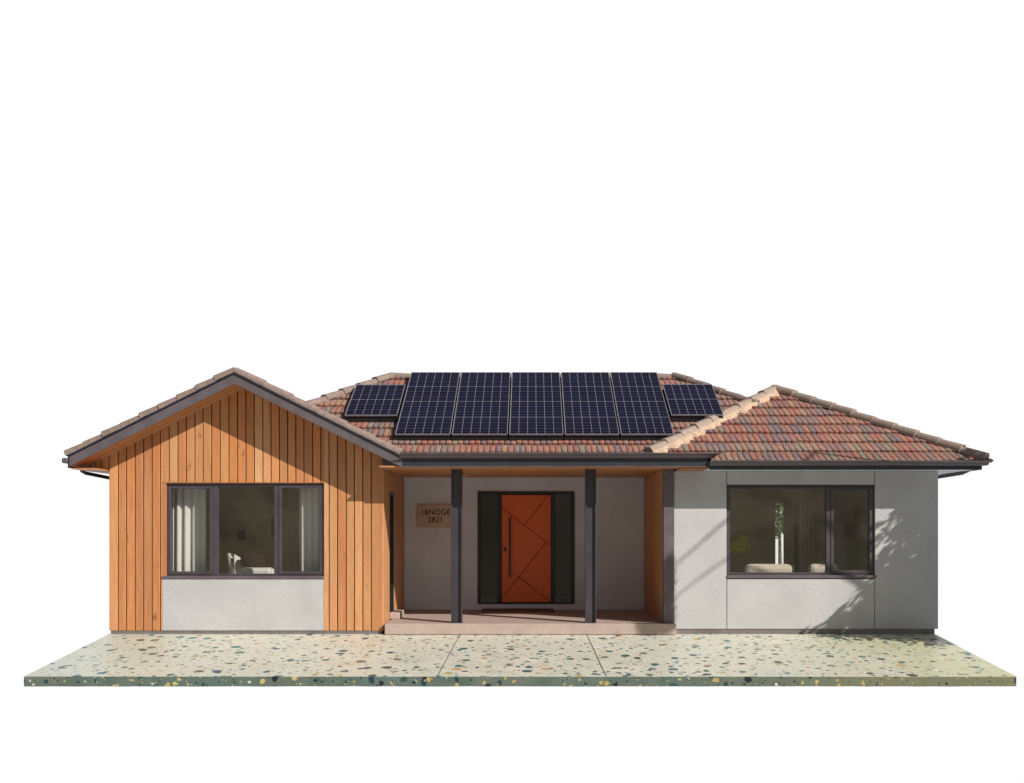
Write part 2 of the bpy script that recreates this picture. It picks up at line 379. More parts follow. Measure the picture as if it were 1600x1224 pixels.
# inner return wall of the bay with the narrow side window
def return_boards(x, ya, yb, holes, t, zlo, zhi, side):
    bm = bmesh.new(); y = ya
    while y < yb-.01:
        e = min(y+.15, yb)
        if yb-e < .06: e = yb
        segs = [(zlo, zhi)]
        for h0, h1, hz0, hz1 in holes:
            if y < h1 and e > h0: segs = [(hz1, zhi)] if hz0 <= zlo else [(zlo, hz0), (hz1, zhi)]
        for z0, z1 in segs: box(bm, min(x, x+t*side), max(x, x+t*side), y+G2, e-G2, z0, z1)
        y = e
    return bm
obj('timber_cladding', return_boards(-2.715, .0, .95, [], .03, .062, 3.02, -1), M['timber'], H, bevel=.003)
obj('timber_cladding', return_boards(-2.715, .95, 1.70, [(.95, 1.70, 0, 2.66)], .03, .2, 3.02, -1), M['timber'], H, bevel=.003)
obj('timber_cladding', return_boards(-2.715, 1.70, 3.6, [], .03, .2, 3.02, -1), M['timber'], H, bevel=.003)
bm = bmesh.new(); box(bm, -2.9, -2.746, .202, .95, .062, 3.02); box(bm, -2.9, -2.746, 1.70, 3.6, .062, 3.02); box(bm, -2.9, -2.746, .95, 1.70, 2.66, 3.02); box(bm, -2.9, -2.746, .95, 1.70, .062, .25)
obj('wall', bm, M['groove'], H)
bm = bmesh.new(); box(bm, -2.80, -2.72, .955, 1.02, .25, 2.655); box(bm, -2.80, -2.72, 1.63, 1.695, .25, 2.655); box(bm, -2.80, -2.72, 1.02, 1.63, 2.59, 2.655); box(bm, -2.80, -2.72, 1.02, 1.63, .25, .32)
sw = obj('side_window', bm, M['black'], H, bevel=.004); obj('pane', B(-2.77, -2.762, 1.02, 1.63, .32, 2.59), M['glass'], sw)
obj('side_step', B(-2.714, -2.52, .92, 1.72, .201, .33), M['porch'], H, bevel=.015)

# barge boards, soffit, verge caps
bm = bmesh.new(); xl, xr = -8.235, -2.30
for x0, x1 in ((xl, GX), (GX, xr)):
    prism(bm, [(x0, -.63, gz(x0)), (x1, -.63, gz(x1)), (x1, -.63, gz(x1)+.172), (x0, -.63, gz(x0)+.172)], (0, -.03, 0))
obj('barge_board', bm, M['taupe'], H, bevel=.003)
bm = bmesh.new()
for x0, x1 in ((xl-.01, GX), (GX, xr+.01)):
    prism(bm, [(x0, -.60, gz(x0)+.172), (x1, -.60, gz(x1)+.172), (x1, -.60, gz(x1)+.206), (x0, -.60, gz(x0)+.206)], (0, -.085, 0))
obj('verge_trim', bm, M['black'], H, bevel=.003)
bm = bmesh.new()
for x0, x1 in ((xl, GX), (GX, xr)):
    for y0, y1 in ((-.625, -.48), (-.473, -.325), (-.318, -.17), (-.163, -.0)):
        o_ = .0 if y1 < -.1 else -.012
        prism(bm, [(x0, y0, gz(x0)+.004+o_), (x1, y0, gz(x1)+.004+o_), (x1, y0, gz(x1)+.03), (x0, y0, gz(x0)+.03)], (0, y1-y0, 0))
obj('soffit', bm, M['timber_x'], H)
bm = bmesh.new(); box(bm, -8.22, -7.78, -.6, 6.0, 3.0, 3.022); obj('soffit', bm, M['timber_y'], H)

# roofs --------------------------------------------------------------------
def tiles(bm, org, U, V, u0, u1, v1, clips, seed=0, tw=.108, gauge=.43):
    rnd = random.Random(seed); U = Vector(U).normalized(); V = Vector(V).normalized(); Nn = U.cross(V).normalized(); org = Vector(org)
    if Nn.z < 0: Nn = -Nn
    b = bmesh.new()
    q = [b.verts.new(org+U*a+V*c-Nn*.012) for a, c in ((u0, 0), (u1, 0), (u1, v1), (u0, v1))]; b.faces.new(q).material_index = 1
    nr = int(math.ceil(v1/gauge)); K = 5
    for j in range(nr):
        wob = rnd.uniform(-.01, .01)
        u = u0-(tw*.5 if j % 2 else 0)
        while u < u1:
            w = tw*rnd.uniform(.93, 1.07); lo = j*gauge-.035+rnd.uniform(-.012, .012)+wob; hi = (j+1)*gauge+.02; lift = rnd.uniform(0, .010)
            top = []; bot = []; low = []
            for k in range(K+1):
                s = k/K; h = .0045*math.sin(math.pi*s)**.5; a = u+.0035+(w-.007)*s; rd = -.010*math.sin(math.pi*s)**.5
                top.append(b.verts.new(org+U*a+V*hi+Nn*(.004+h*.8))); bot.append(b.verts.new(org+U*a+V*(lo+rd)+Nn*(.050+h+lift))); low.append(b.verts.new(org+U*a+V*(lo+rd+.006)+Nn*(.004)))
            for k in range(K):
                f = b.faces.new([bot[k], bot[k+1], top[k+1], top[k]]); f.smooth = True
                b.faces.new([low[k], low[k+1], bot[k+1], bot[k]])
            for k in (0, K): b.faces.new([low[k], bot[k], top[k]])
            u += w
    for co, no in clips:
        bmesh.ops.bisect_plane(b, geom=b.verts[:]+b.edges[:]+b.faces[:], plane_co=co, plane_no=no, clear_outer=True)
    me = bpy.data.meshes.new('tmp'); b.to_mesh(me); b.free(); bm.from_mesh(me); bpy.data.meshes.remove(me)
def caps(bm, p0, p1, width, height, L=.40, seed=1, up=(0, 0, 1), rough=.006):
    rnd = random.Random(seed); p0 = Vector(p0); p1 = Vector(p1); d = p1-p0; n = max(1, round(d.length/L)); t = d.normalized()
    s = t.cross(Vector(up)).normalized(); u = s.cross(t).normalized()
    for i in range(n):
        a = p0+d*(i/n)-t*.02; c = p0+d*((i+1)/n)+t*.015; j = rnd.uniform(-rough, rough); k2 = rnd.uniform(-rough, rough)
        secs = []
        for q, sc, lf in ((a, 1.06, .016), (c, .93, 0)):
            pr = [(-.5, -.35), (-.5, .15), (-.44, .55), (-.30, .93), (0, 1.0), (.30, .93), (.44, .55), (.5, .15), (.5, -.35)]
            secs.append([bm.verts.new(q+s*(x*width*sc+k2)+u*(z*height*sc+lf+j)) for x, z in pr])
        for k in range(8): bm.faces.new([secs[0][k], secs[0][k+1], secs[1][k+1], secs[1][k]])
        bm.faces.new(secs[0]); bm.faces.new(secs[1][::-1])
def mortar(bm, p0, p1, s, w, seed=3):
    """lumpy bed of mortar squeezed out beside a ridge"""
    rnd = random.Random(seed); p0 = Vector(p0); p1 = Vector(p1); n = int((p1-p0).length/.045); s = Vector(s); rows = []
    for i in range(n+1):
        p = p0.lerp(p1, i/n); ww = w*(.55+.5*abs(math.sin(i*.37))+rnd.uniform(-.18, .3))
        rows.append([bm.verts.new(p+s*0+Vector((0, 0, .05))), bm.verts.new(p+s*ww*.5+Vector((0, 0, .055+rnd.uniform(-.012, .014)))), bm.verts.new(p+s*ww+Vector((0, 0, .025+rnd.uniform(-.01, .01)))), bm.verts.new(p+s*ww*.9+Vector((0, 0, -.09)))])
    for a, b in zip(rows, rows[1:]):
        for k in range(3): bm.faces.new([a[k], b[k], b[k+1], a[k+1]])
GT = 4.735                                                        # gable tile plane apex
XA, EY, EZ, YR = 0, -.70, 3.12, 3.19                               # main roof: eave line and ridge
ZR = EZ+PITCH*(YR-EY); RX0, RX1 = -2.93, 3.01
dz = PITCH; hyp = math.hypot(1, PITCH)
# main roof
bm = bmesh.new(); c45 = Vector((1, 1, 0)).normalized()
hipL = ((RX0, YR, 0), (-1, 1, 0)); hipR = ((RX1, YR, 0), (1, 1, 0))
tiles(bm, (-7, EY, EZ), (1, 0, 0), (0, 1, dz), 0, 14, (YR-EY)*hyp, [((-2.88, 0, 0), (-1, -1, 0)), ((2.50, 0, 0), (1, -1, 0)), hipL, hipR, ((0, YR, 0), (0, 1, 0))], 11, gauge=.385)
hw = YR-EY
tiles(bm, (-7, YR+hw, EZ), (1, 0, 0), (0, -1, dz), 0, 14, hw*hyp, [((RX0, YR, 0), (-1, -1, 0)), ((RX1, YR, 0), (1, -1, 0)), ((0, YR, 0), (0, -1, 0))], 12, tw=.25)
tiles(bm, (RX0-hw, EY, EZ), (0, 1, 0), (1, 0, dz), .9, 2*hw, hw*hyp, [((RX0, YR, 0), (1, -1, 0)), ((RX0, YR, 0), (1, 1, 0))], 13, tw=.25)
tiles(bm, (RX1+hw, EY, EZ), (0, 1, 0), (-1, 0, dz), .9, 2*hw, hw*hyp, [((RX1, YR, 0), (-1, -1, 0)), ((RX1, YR, 0), (-1, 1, 0))], 14, tw=.25)
bmesh.ops.bisect_plane(bm, geom=bm.verts[:]+bm.edges[:]+bm.faces[:], plane_co=(0, -.645, 0), plane_no=(0, -1, 0), clear_outer=True)
roof_main = obj('roof', bm, [M['tile'], M['underlay']], H, recalc=False)
roof_main['label'] = 'mottled terracotta hip roof behind the solar panels'
for k, (p, q, w, h) in enumerate((((RX0, YR, ZR+.01), (RX1, YR, ZR+.01), .2, .075), ((RX0-3.0, YR-3.0, ZR-3.0*dz+.02), (RX0, YR, ZR+.03), .22, .085),
                    ((RX1+1.45, YR-1.45, ZR-1.45*dz+.02), (RX1, YR, ZR+.03), .22, .085), ((RX0-hw, YR+hw, EZ+.02), (RX0, YR, ZR+.02), .22, .085), ((RX1+hw, YR+hw, EZ+.02), (RX1, YR, ZR+.02), .22, .085))):
    bm = bmesh.new(); caps(bm, p, q, w, h, .45, 20+k); obj('ridge_cap' if k == 0 else 'hip_cap', bm, M['cap'], roof_main, bevel=.006)
# gable roof
bm = bmesh.new(); gw = GX-xl+.03
tiles(bm, (GX-gw, -.50, GT-gw*GP-.045), (0, 1, 0), (1, 0, GP), 0, 6.9, gw*hyp, [((GX, 0, 0), (1, 0, 0))], 31, tw=.2)
tiles(bm, (GX+gw, -.50, GT-gw*GP-.075), (0, 1, 0), (-1, 0, GP), 0, 6.9, gw*hyp, [((GX, 0, 0), (-1, 0, 0))], 32, tw=.2)
roof_g = obj('roof', bm, [M['tile'], M['underlay']], H, recalc=False); roof_g['label'] = 'gable roof over the cedar clad bay'
for k, sgn in enumerate((-1, 1)):
    bm = bmesh.new(); e = gw+(.02 if sgn < 0 else -.04)
    caps(bm, (GX+sgn*e, -.575, GT-e*GP+.018), (GX, -.575, GT+.018), .18, .078, .36 if sgn < 0 else .52, 40+k, rough=.007 if sgn < 0 else .003)
    obj('verge_cap', bm, M['cap'], roof_g, bevel=.006)
bm = bmesh.new(); caps(bm, (GX, -.60, GT-.02), (GX, 6.3, GT-.10), .2, .075, .42, 44); obj('ridge_cap', bm, M['cap'], roof_g, bevel=.006)
# wing roof
WL, WR, WYE, WEZ = 1.84, 8.14, -.70, 3.13
a_ = (WR-WL)/2; WX = (WL+WR)/2; WYA = WYE+a_; WZA = WEZ+a_*dz
bm = bmesh.new()
tiles(bm, (WL, WYE, WEZ), (1, 0, 0), (0, 1, dz), 0, 2*a_, a_*hyp, [((WX, WYA, 0), (-1, 1, 0)), ((WX, WYA, 0), (1, 1, 0))], 51)
tiles(bm, (WR, WYE, WEZ), (0, 1, 0), (-1, 0, dz), 0, 7.2, a_*hyp, [((WX, WYA, 0), (-1, -1, 0)), ((WX, 0, 0), (-1, 0, 0))], 52)
tiles(bm, (WL, WYE, WEZ-.05), (0, 1, 0), (1, 0, dz), 0, 7.2, a_*hyp, [((WX, WYA, 0), (1, -1, 0)), ((2.5, .2, 0), (0, -1, 0)), ((WX, 0, 0), (1, 0, 0))], 53, tw=.2)
bmesh.ops.bisect_plane(bm, geom=bm.verts[:]+bm.edges[:]+bm.faces[:], plane_co=(3.2, 0, 0), plane_no=(1, 0, 0))
bmesh.ops.bisect_plane(bm, geom=bm.verts[:]+bm.edges[:]+bm.faces[:], plane_co=(0, -.64, 0), plane_no=(0, 1, 0))
bmesh.ops.delete(bm, geom=[f for f in bm.faces if f.calc_center_median().x < 3.2 and f.calc_center_median().y < -.64], context='FACES')
roof_w = obj('roof', bm, [M['tile'], M['underlay']], H, recalc=False); roof_w['label'] = 'red and plum tiled hip roof over the grey wing'
for k, (p, q) in enumerate((((WL+.28, WYE+.28, WEZ+.28*dz+.035), (WX, WYA, WZA+.035)), ((WR-.05, WYE+.05, WEZ+.05*dz+.03), (WX, WYA, WZA+.035)))):
    bm = bmesh.new(); caps(bm, p, q, .215, .095, .47, 60+k, rough=.010); obj('hip_cap', bm, M['cap_pale'], roof_w, bevel=.006)
bm = bmesh.new(); caps(bm, (WX, WYA, WZA+.03), (WX, 6.3, WZA-.03), .22, .085, .42, 63); obj('ridge_cap', bm, M['cap'], roof_w, bevel=.006)
bm = bmesh.new(); mortar(bm, (WL+.30, WYE+.26, WEZ+.26*dz+.03), (WX, WYA, WZA+.03), Vector((.7, -.7, -.2)), .21); obj('mortar', bm, M['mortar'], roof_w, smooth_=True)

# eaves, gutters, fascias
def gutter(bm, yb, zt, x0, x1, tip=.0):
    w, h = .15, .095
    outer = [(yb, zt-h), (yb-.05, zt-h), (yb-.075, zt-h+.02), (yb-.10, zt-.04), (yb-w, zt-.016), (yb-w, zt)]
    inner = [(yb-w+.012, zt), (yb-w+.012, zt-.012), (yb-.09, zt-.035), (yb-.06, zt-h+.028), (yb, zt-h+.01)]
    pr = []
    for y, z in outer+inner:
        pr.append((y, z, x0, x1+tip*(yb-y)/w))
    sweep_x(bm, pr, x0, x1)
bm = bmesh.new(); gutter(bm, -.661, 3.285, -2.33, 3.15, .23); obj('gutter', bm, M['taupe'], H)
obj('fascia', B(-2.299, 3.15, -.658, -.63, 3.055, 3.27), M['dark'], H, bevel=.004)
obj('soffit_trim', B(-2.34, 3.16, -.672, -.60, 3.036, 3.054), M['taupe'], H, bevel=.004)
bm = bmesh.new(); gutter(bm, -.72, 3.15, 3.165, 8.02, .14)
obj('gutter', bm, M['taupe'], H)
obj('fascia', B(3.165, 7.99, -.718, -.69, 2.985, 3.14), M['dark'], H, bevel=.004)
obj('fascia', B(7.99, 8.02, -.70, 6.3, 2.985, 3.14), M['dark'], H, bevel=.004)
obj('gutter', B(8.021, 8.14, -.72, 6.3, 3.065, 3.15), M['taupe'], H, bevel=.02)
obj('soffit', B(3.145, 7.99, -.688, -.001, 3.0, 3.02), M['stucco_lift'], H)
obj('soffit', B(7.50, 7.99, .0, 6.3, 3.0, 3.02), M['stucco_lift'], H)
obj('gutter', B(-8.37, -8.258, -.675, 6.2, 3.105, 3.20), M['taupe'], H, bevel=.025)
obj('fascia', B(-8.26, -8.235, -.66, 6.2, 3.02, 3.18), M['dark'], H)
bm = bmesh.new()
y = -.628
while y < 3.6:
    e = min(y+.14, 3.6); box(bm, -2.712, 3.14, y+.003, e-.003, 3.035, 3.06); y = e
obj('soffit', bm, M['timber_x'], H)
bm = bmesh.new(); box(bm, 2.66, 3.14, -.62, -.0, 2.998, 3.034); obj('soffit', bm, M['timber_x'], H)
# downpipes
bm = bmesh.new(); tube(bm, [(-8.28, .05, 3.12), (-8.28, .05, 3.0), (-8.24, .12, 2.965), (-7.80, .95, 2.85), (-7.79, 1.0, 2.6), (-7.79, 1.0, .05)], .034, 8)
obj('downpipe', bm, M['black'], H, smooth_=True)
bm = bmesh.new(); tube(bm, [(8.07, .10, 3.08), (8.07, .10, 3.01), (8.0, .2, 2.965), (7.53, .95, 2.88), (7.52, 1.0, 2.7), (7.52, 1.0, .05)], .032, 8)
obj('downpipe', bm, M['taupe'], H, smooth_=True)

# grey wing ------------------------------------------------------------------
VX0, VX1, VZ0, VZ1 = 3.60, 6.31, 1.083, 2.72
g_ = .010
for x0, x1, z0, z1 in ((2.625, VX0-g_, .095, 2.998), (VX0+.0, VX1+.0, .095, VZ0-.075), (VX0, VX1, VZ1+.022, 2.998), (VX1+g_, 7.48, .095, 2.998)):
    obj('render_panel', B(x0, x1, 0, .04, z0, z1), M['stucco'], H, bevel=.006)
bm = bmesh.new()
box(bm, 2.64, VX0, .041, .2, .095, 3.0); box(bm, VX1, 7.28, .041, .2, .095, 3.0); box(bm, VX0, VX1, .042, .2, .095, VZ0-.04); box(bm, VX0, VX1, .042, .2, VZ1+.01, 3.0)
obj('wall', bm, M['gap'], H)
obj('wall', B(7.28, 7.478, .041, 6.0, .095, 3.0), M['stucco'], H)
obj('timber_cladding', return_boards(2.42, .16, 3.6, [], .03, .2, 3.03, 1), M['timber'], H, bevel=.003)
obj('wall', B(2.451, 2.62, .20, 3.6, .095, 3.03), M['groove'], H)
# entry wall, with an opening for the door set
DX0, DX1, DZ0, DZ1 = -1.148, .930, .322, 2.735
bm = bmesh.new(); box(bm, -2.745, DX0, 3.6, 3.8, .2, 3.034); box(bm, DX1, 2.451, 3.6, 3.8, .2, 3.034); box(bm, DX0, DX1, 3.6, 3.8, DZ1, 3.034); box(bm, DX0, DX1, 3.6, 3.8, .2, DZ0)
obj('wall', bm, M['stucco_lift'], H)
bm = bmesh.new(); box(bm, -7.55, 5.64, 6.0, 6.2, 0, 3.0); box(bm, 6.04, 7.48, 6.0, 6.2, 0, 3.0); box(bm, 5.64, 6.04, 6.0, 6.2, 2.58, 3.0)
box(bm, -7.55, -2.9, 5.0, 5.1, 0, 3.0); obj('wall', bm, M['room'], H)
# porch floor + posts
obj('porch_floor', B(-2.68, 2.655, -.12, 3.6, .001, .2), M['porch'], H, bevel=.012)
def h_post(x, w=.2):
    bm = bmesh.new(); x0, x1 = x-w/2, x+w/2; y0, y1 = .03, .23
    box(bm, x0, x0+.022, y0, y1, .2, 3.034); box(bm, x1-.022, x1, y0, y1, .2, 3.034); box(bm, x0+.022, x1-.022, y0+.05, y0+.075, .2, 3.034)
    box(bm, x0-.005, x1+.005, y0-.005, y1+.005, .2005, .212)
    return obj('post', bm, M['post'], H, bevel=.003)
h_post(at(713.5, 900, .05)[0]); h_post(at(923, 900, .05)[0])
bm = bmesh.new(); box(bm, 2.43, 2.62, -.03, .155, .2, 3.034); p3 = obj('post', bm, M['taupe'], H, bevel=.004)
# small ceiling light under the porch soffit
bm = bmesh.new(); tube(bm, [(-1.33, 1.2, 3.034), (-1.33, 1.2, 2.99)], .035, 12); box(bm, -1.42, -1.22, 1.15, 1.25, 2.955, 2.99); obj('ceiling_light', bm, M['timber_x'], H, bevel=.01)

# windows --------------------------------------------------------------------
def window(x0, x1, z0, z1, lights, yf=.045, yd=.135):
    """lights: (gx0,gx1,gz0,gz1,sash)"""
    bm = bmesh.new(); prev = x0
    for i, (a, b, c, d, s) in enumerate(lights):
        oa, ob, oc, od = (a-.055, b+.055, c-.055, d+.05) if s else (a, b, c, d)
        oa = max(oa, x0+.018); ob = min(ob, x1-.018); oc = max(oc, z0+.02); od = min(od, z1-.02)
        box(bm, prev, oa, yf, yd, z0, z1); box(bm, oa, ob, yf, yd, z0, oc); box(bm, oa, ob, yf, yd, od, z1); prev = ob
    box(bm, prev, x1, yf, yd, z0, z1)
    w = obj('window', bm, M['frame'], H, bevel=.004)
    for a, b, c, d, s in lights:
        if s:
            oa = max(a-.053, x0+.02); ob = min(b+.053, x1-.02); oc = max(c-.053, z0+.022); od = min(d+.048, z1-.022)
            sb = bmesh.new(); ys = yf-.012
            box(sb, oa, a, ys, yd-.01, oc, od); box(sb, b, ob, ys, yd-.01, oc, od); box(sb, a, b, ys, yd-.01, oc, c); box(sb, a, b, ys, yd-.01, d, od)
            obj('sash', sb, M['frame'], w, bevel=.006)
        obj('pane', B(a-.004, b+.004, yf+.045, yf+.051, c-.004, d+.004), M['glass'], w)
    return w
def gl(p0, p1, s):
    a = at(p0[0], p0[1], .09); b = at(p1[0], p1[1], .09); return (a[0], b[0], b[2], a[2], s)
w1 = window(WX0, WX1, WZ0, WZ1, [gl((268.5, 764), (328.5, 893), True), gl((342, 760.5), (429, 896.5), False), gl((441, 763), (500.5, 893), True)])
obj('sill', B(-6.785, WX1+.01, -.018, .10, WZ0-.058, WZ0-.002), M['taupe'], w1, bevel=.006)
w2 = window(VX0, VX1, VZ0, VZ1, [gl((1140, 764), (1289.8, 894.5), False), gl((1301.6, 767), (1357, 891.4), True)])
obj('sill', B(VX0-.005, VX1+.035, -.018, .10, VZ0-.058, VZ0-.002), M['taupe'], w2, bevel=.006)
obj('window_reveal', B(VX0, VX1, -.006, .1, VZ1, VZ1+.02), M['dark'], H)

# door set -------------------------------------------------------------------
def dp(cx, cy, Y=3.62):                                            # from the enlarged door picture to metres
    return at(740+cx/6.12, 760+cy/6.12, Y)
LX0, LX1 = dp(265, 0)[0], dp(742, 0)[0]; LZ1, LZ0 = dp(0, 80)[2], dp(0, 1112)[2]
SL = (dp(66, 0)[0], dp(226, 0)[0]); SR = (dp(780, 0)[0], dp(938, 0)[0]); SZ1, SZ0 = dp(0, 80)[2], dp(0, 1104)[2]
bm = bmesh.new(); y0, y1 = 3.575, 3.72
box(bm, DX0, DX1, y0, y1, LZ1+.006, DZ1); box(bm, DX0, DX1, y0, y1, DZ0, LZ0-.006)
for a, b2 in ((DX0, SL[0]), (SL[1], LX0-.005), (LX1+.005, SR[0]), (SR[1], DX1)): box(bm, a, b2, y0, y1, LZ0-.006, LZ1+.006)
dfm = obj('door_frame', bm, M['black'], H, bevel=.004)
for a, b2 in (SL, SR): obj('sidelight', B(a, b2, 3.64, 3.65, LZ0-.006, LZ1+.006), M['glass_door'], dfm)
bm = bmesh.new(); box(bm, LX0, LX1, 3.652, 3.69, LZ0, LZ1)
def shrink(poly, d):
    n = len(poly); cx = sum(p[0] for p in poly)/n; cz = sum(p[1] for p in poly)/n; L = []
    for i in range(n):
        a, b = Vector(poly[i]), Vector(poly[(i+1)%n]); t = (b-a).normalized(); nn = Vector((-t.y, t.x))
        if nn.dot(Vector((cx, cz))-a) < 0: nn = -nn
        L.append((a+nn*d, t))
    out = []
    for i in range(n):
        (p, t), (q, u) = L[i-1], L[i]; den = t.x*u.y-t.y*u.x; k = ((q.x-p.x)*u.y-(q.y-p.y)*u.x)/den; out.append(p+t*k)
    return out
P = [[(265, 80), (714, 80), (487, 371), (265, 197)], [(714, 80), (742, 80), (742, 570), (487, 371)], [(265, 197), (695, 533), (265, 1080)],
     [(695, 533), (742, 570), (742, 1112), (735, 1112), (435, 864)], [(265, 1080), (435, 864), (735, 1112), (265, 1112)]]
for poly in P:
    pts = [(dp(*q)[0], dp(*q)[2]) for q in poly]; s_ = shrink(pts, .0065); prism(bm, [(p.x, 3.628, p.y) for p in s_], (0, .0175, 0))
door = obj('door', bm, M['door'], H, bevel=.003); obj('groove_backing', B(LX0+.004, LX1-.004, 3.646, 3.651, LZ0+.004, LZ1-.004), M['groove'], door)
hx = dp(348, 0)[0]; hz1, hz0 = dp(0, 298)[2], dp(0, 872)[2]
bm = bmesh.new(); box(bm, hx-.018, hx+.018, 3.555, 3.585, hz0, hz1); box(bm, hx-.012, hx+.012, 3.585, 3.63, hz0+.1, hz0+.13); box(bm, hx-.012, hx+.012, 3.585, 3.63, hz1-.13, hz1-.1)
obj('handle', bm, M['black'], door, bevel=.004)
kx, kz = dp(298, 603)[0], dp(298, 603)[2]
bm = bmesh.new(); tube(bm, [(kx, 3.63, kz), (kx, 3.607, kz)], .037, 20); tube(bm, [(kx, 3.607, kz), (kx, 3.59, kz)], .016, 16); tube(bm, [(kx+.012, 3.63, kz+.07), (kx+.012, 3.615, kz+.07)], .010, 10)
obj('lock', bm, M['black'], door)
mtx0, mtx1 = -1.03, .47
bm = bmesh.new(); box(bm, 0, mtx1-mtx0, 0, .62, 0, .035)
dm = obj('doormat', bm, M['mat'], bevel=.008); dm.location = (mtx0, 2.86, .2012); tag(dm, 'thin reddish brown doormat lying in front of the orange front door', 'doormat')

# hall behind the sidelights
bm = bmesh.new(); box(bm, -2.85, 2.6, 5.6, 5.7, .2, 3.0); box(bm, -2.9, -2.85, 3.8, 5.6, .2, 3.0); box(bm, 2.55, 2.62, 3.8, 6.0, .2, 3.0); obj('hall_wall', bm, M['room'], H)

# rooms ----------------------------------------------------------------------
bm = bmesh.new(); box(bm, -7.55, -2.9, .2, 5.0, .1, .25); box(bm, 2.63, 7.28, .2, 6.0, .1, .25); box(bm, -2.9, 2.62, 3.8, 6.0, .1, .25); obj('room_floor', bm, M['floor'], H)
bm = bmesh.new(); box(bm, -7.55, -2.9, .2, 6.0, 2.96, 3.0); box(bm, 2.63, 7.28, .2, 6.0, 2.96, 2.998); box(bm, -2.9, 2.62, 3.8, 6.0, 2.96, 3.0); obj('room_ceiling', bm, M['room'], H)
for a in ((-7.55, -7.53, .2, 5.0), (-2.93, -2.9, 1.72, 5.0), (7.25, 7.279, .2, 6.0), (2.621, 2.65, .2, 6.0)): obj('room_wall', B(*a, .25, 2.96), M['room'], H)
bm = bmesh.new()
box(bm, 2.65, 5.50, 4.9, 5.0, .25, 2.96); box(bm, 5.70, 7.25, 4.9, 5.0, .25, 2.96); box(bm, 5.50, 5.70, 4.9, 5.0, 2.52, 2.96)
obj('room_wall', bm, M['room'], H)

def curtain(x0, x1, y, z0, z1, label, folds=7, amp=.045, flare=0.0, seed=0):
    rnd = random.Random(seed); bm = bmesh.new(); n = folds*10; rows = []
    ph = [rnd.uniform(-.5, .5) for _ in range(folds+2)]
    for j in range(13):
        t = j/12; row = []
        for i in range(n+1):
            s = i/n; k = s*folds; a = amp*(.7+.5*math.sin(3*s+seed))
            xx = x0+(x1-x0)*s+flare*(1-t)*(s if flare < 0 else 1-s)
            row.append(bm.verts.new((xx+.012*math.sin(k*2*math.pi+1), y+a*math.sin(k*2*math.pi+ph[int(k)]*.6)*(1-.35*t), z0+(z1-z0)*t)))
        rows.append(row)
    for a, b in zip(rows, rows[1:]):
        for i in range(n): bm.faces.new([a[i], a[i+1], b[i+1], b[i]])
    o = obj('curtain', bm, M['curtain'], smooth_=True); so_ = o.modifiers.new('thickness', 'SOLIDIFY'); so_.thickness = .006
    return tag(o, label, 'curtain', 'curtains in the left window')
curtain(-6.72, -6.10, .42, .28, 2.94, 'pale sunlit curtain at the left side of the cedar bay window', 4, .07, seed=1)
curtain(-4.35, -3.86, .42, .28, 2.94, 'pale shaded curtain at the right side of the cedar bay window', 4, .06, -.02, seed=2)

def rbox(bm, c, s, rot=None, sub=0):
    m = Matrix.Translation(c) @ (rot.to_4x4() if rot else Matrix()) @ Matrix.Diagonal((*s, 1)); bmesh.ops.create_cube(bm, size=1, matrix=m)
# armchair with white shell
ac = thing('armchair', 'white shell armchair with a brown cushion behind the cedar bay window', 'armchair', (-5.36, 1.05, .25)); ac.scale = (1.14, 1.14, 1.14)
bm = bmesh.new()
# curved shell: swept wall round the seat
rings = []
for k in range(19):
    a = math.radians(-30+k*14); 
    rx, ry = .40, .36; hgt = 1.02 if math.cos(a-math.pi) > .2 else .84
    t = max(0, math.cos(a-math.pi)); hgt = .80+.27*t**1.2
    cx, cy = math.cos(a)*rx, math.sin(a)*ry
    rings.append([bm.verts.new((cx*.72, cy*.72, .50)), bm.verts.new((cx, cy, .62)), bm.verts.new((cx*1.05, cy*1.05, hgt)), bm.verts.new((cx*.93, cy*.93, hgt)), bm.verts.new((cx*.88, cy*.88, .66)), bm.verts.new((cx*.5, cy*.5, .62))])
for a, b2 in zip(rings, rings[1:]):
    for k in range(5): bm.faces.new([a[k], a[k+1], b2[k+1], b2[k]])
obj('shell', bm, M['white'], ac, smooth_=True)
bm = bmesh.new(); rbox(bm, (.10, 0, .74), (.52, .52, .17)); obj('seat', bm, M['white'], ac, bevel=.05)
bm = bmesh.new(); ellipsoid(bm, (.0, .05, .93), (.23, .14, .165), Matrix.Rotation(R(18), 3, 'Y')); obj('cushion', bm, M['brown'], ac, smooth_=True)
for sx, sy in ((-1, -1), (1, -1), (-1, 1), (1, 1)):
    bm = bmesh.new(); tube(bm, [(sx*.2, sy*.2, .55), (sx*.27, sy*.25, 0)], [.02, .012], 8); obj('leg', bm, M['black'], ac)
# pictures on the far wall of the left room
def picture(x0, x1, z0, z1, label, Y=4.96):
    t = thing('picture', label, 'picture', ((x0+x1)/2, Y, z0), 'framed pictures in the left room'); w = (x1-x0)/2; h = z1-z0
    bm = bmesh.new(); f = .035
    box(bm, -w, w, 0, .035, 0, f); box(bm, -w, w, 0, .035, h-f, h); box(bm, -w, -w+f, 0, .035, f, h-f); box(bm, w-f, w, 0, .035, f, h-f); obj('picture_frame', bm, M['white'], t)
    obj('picture_print', B(-w+f, w-f, .012, .03, f, h-f), M['dark'], t)
picture(at(368, 0, 4.96)[0], at(386, 0, 4.96)[0], at(0, 847, 4.96)[2], at(0, 826, 4.96)[2], 'small dark framed picture on the far wall behind the white armchair')
picture(at(421, 0, 4.96)[0], at(438, 0, 4.96)[0], at(0, 842, 4.96)[2], at(0, 806, 4.96)[2], 'tall dark framed picture on the far wall beside the right mullion')
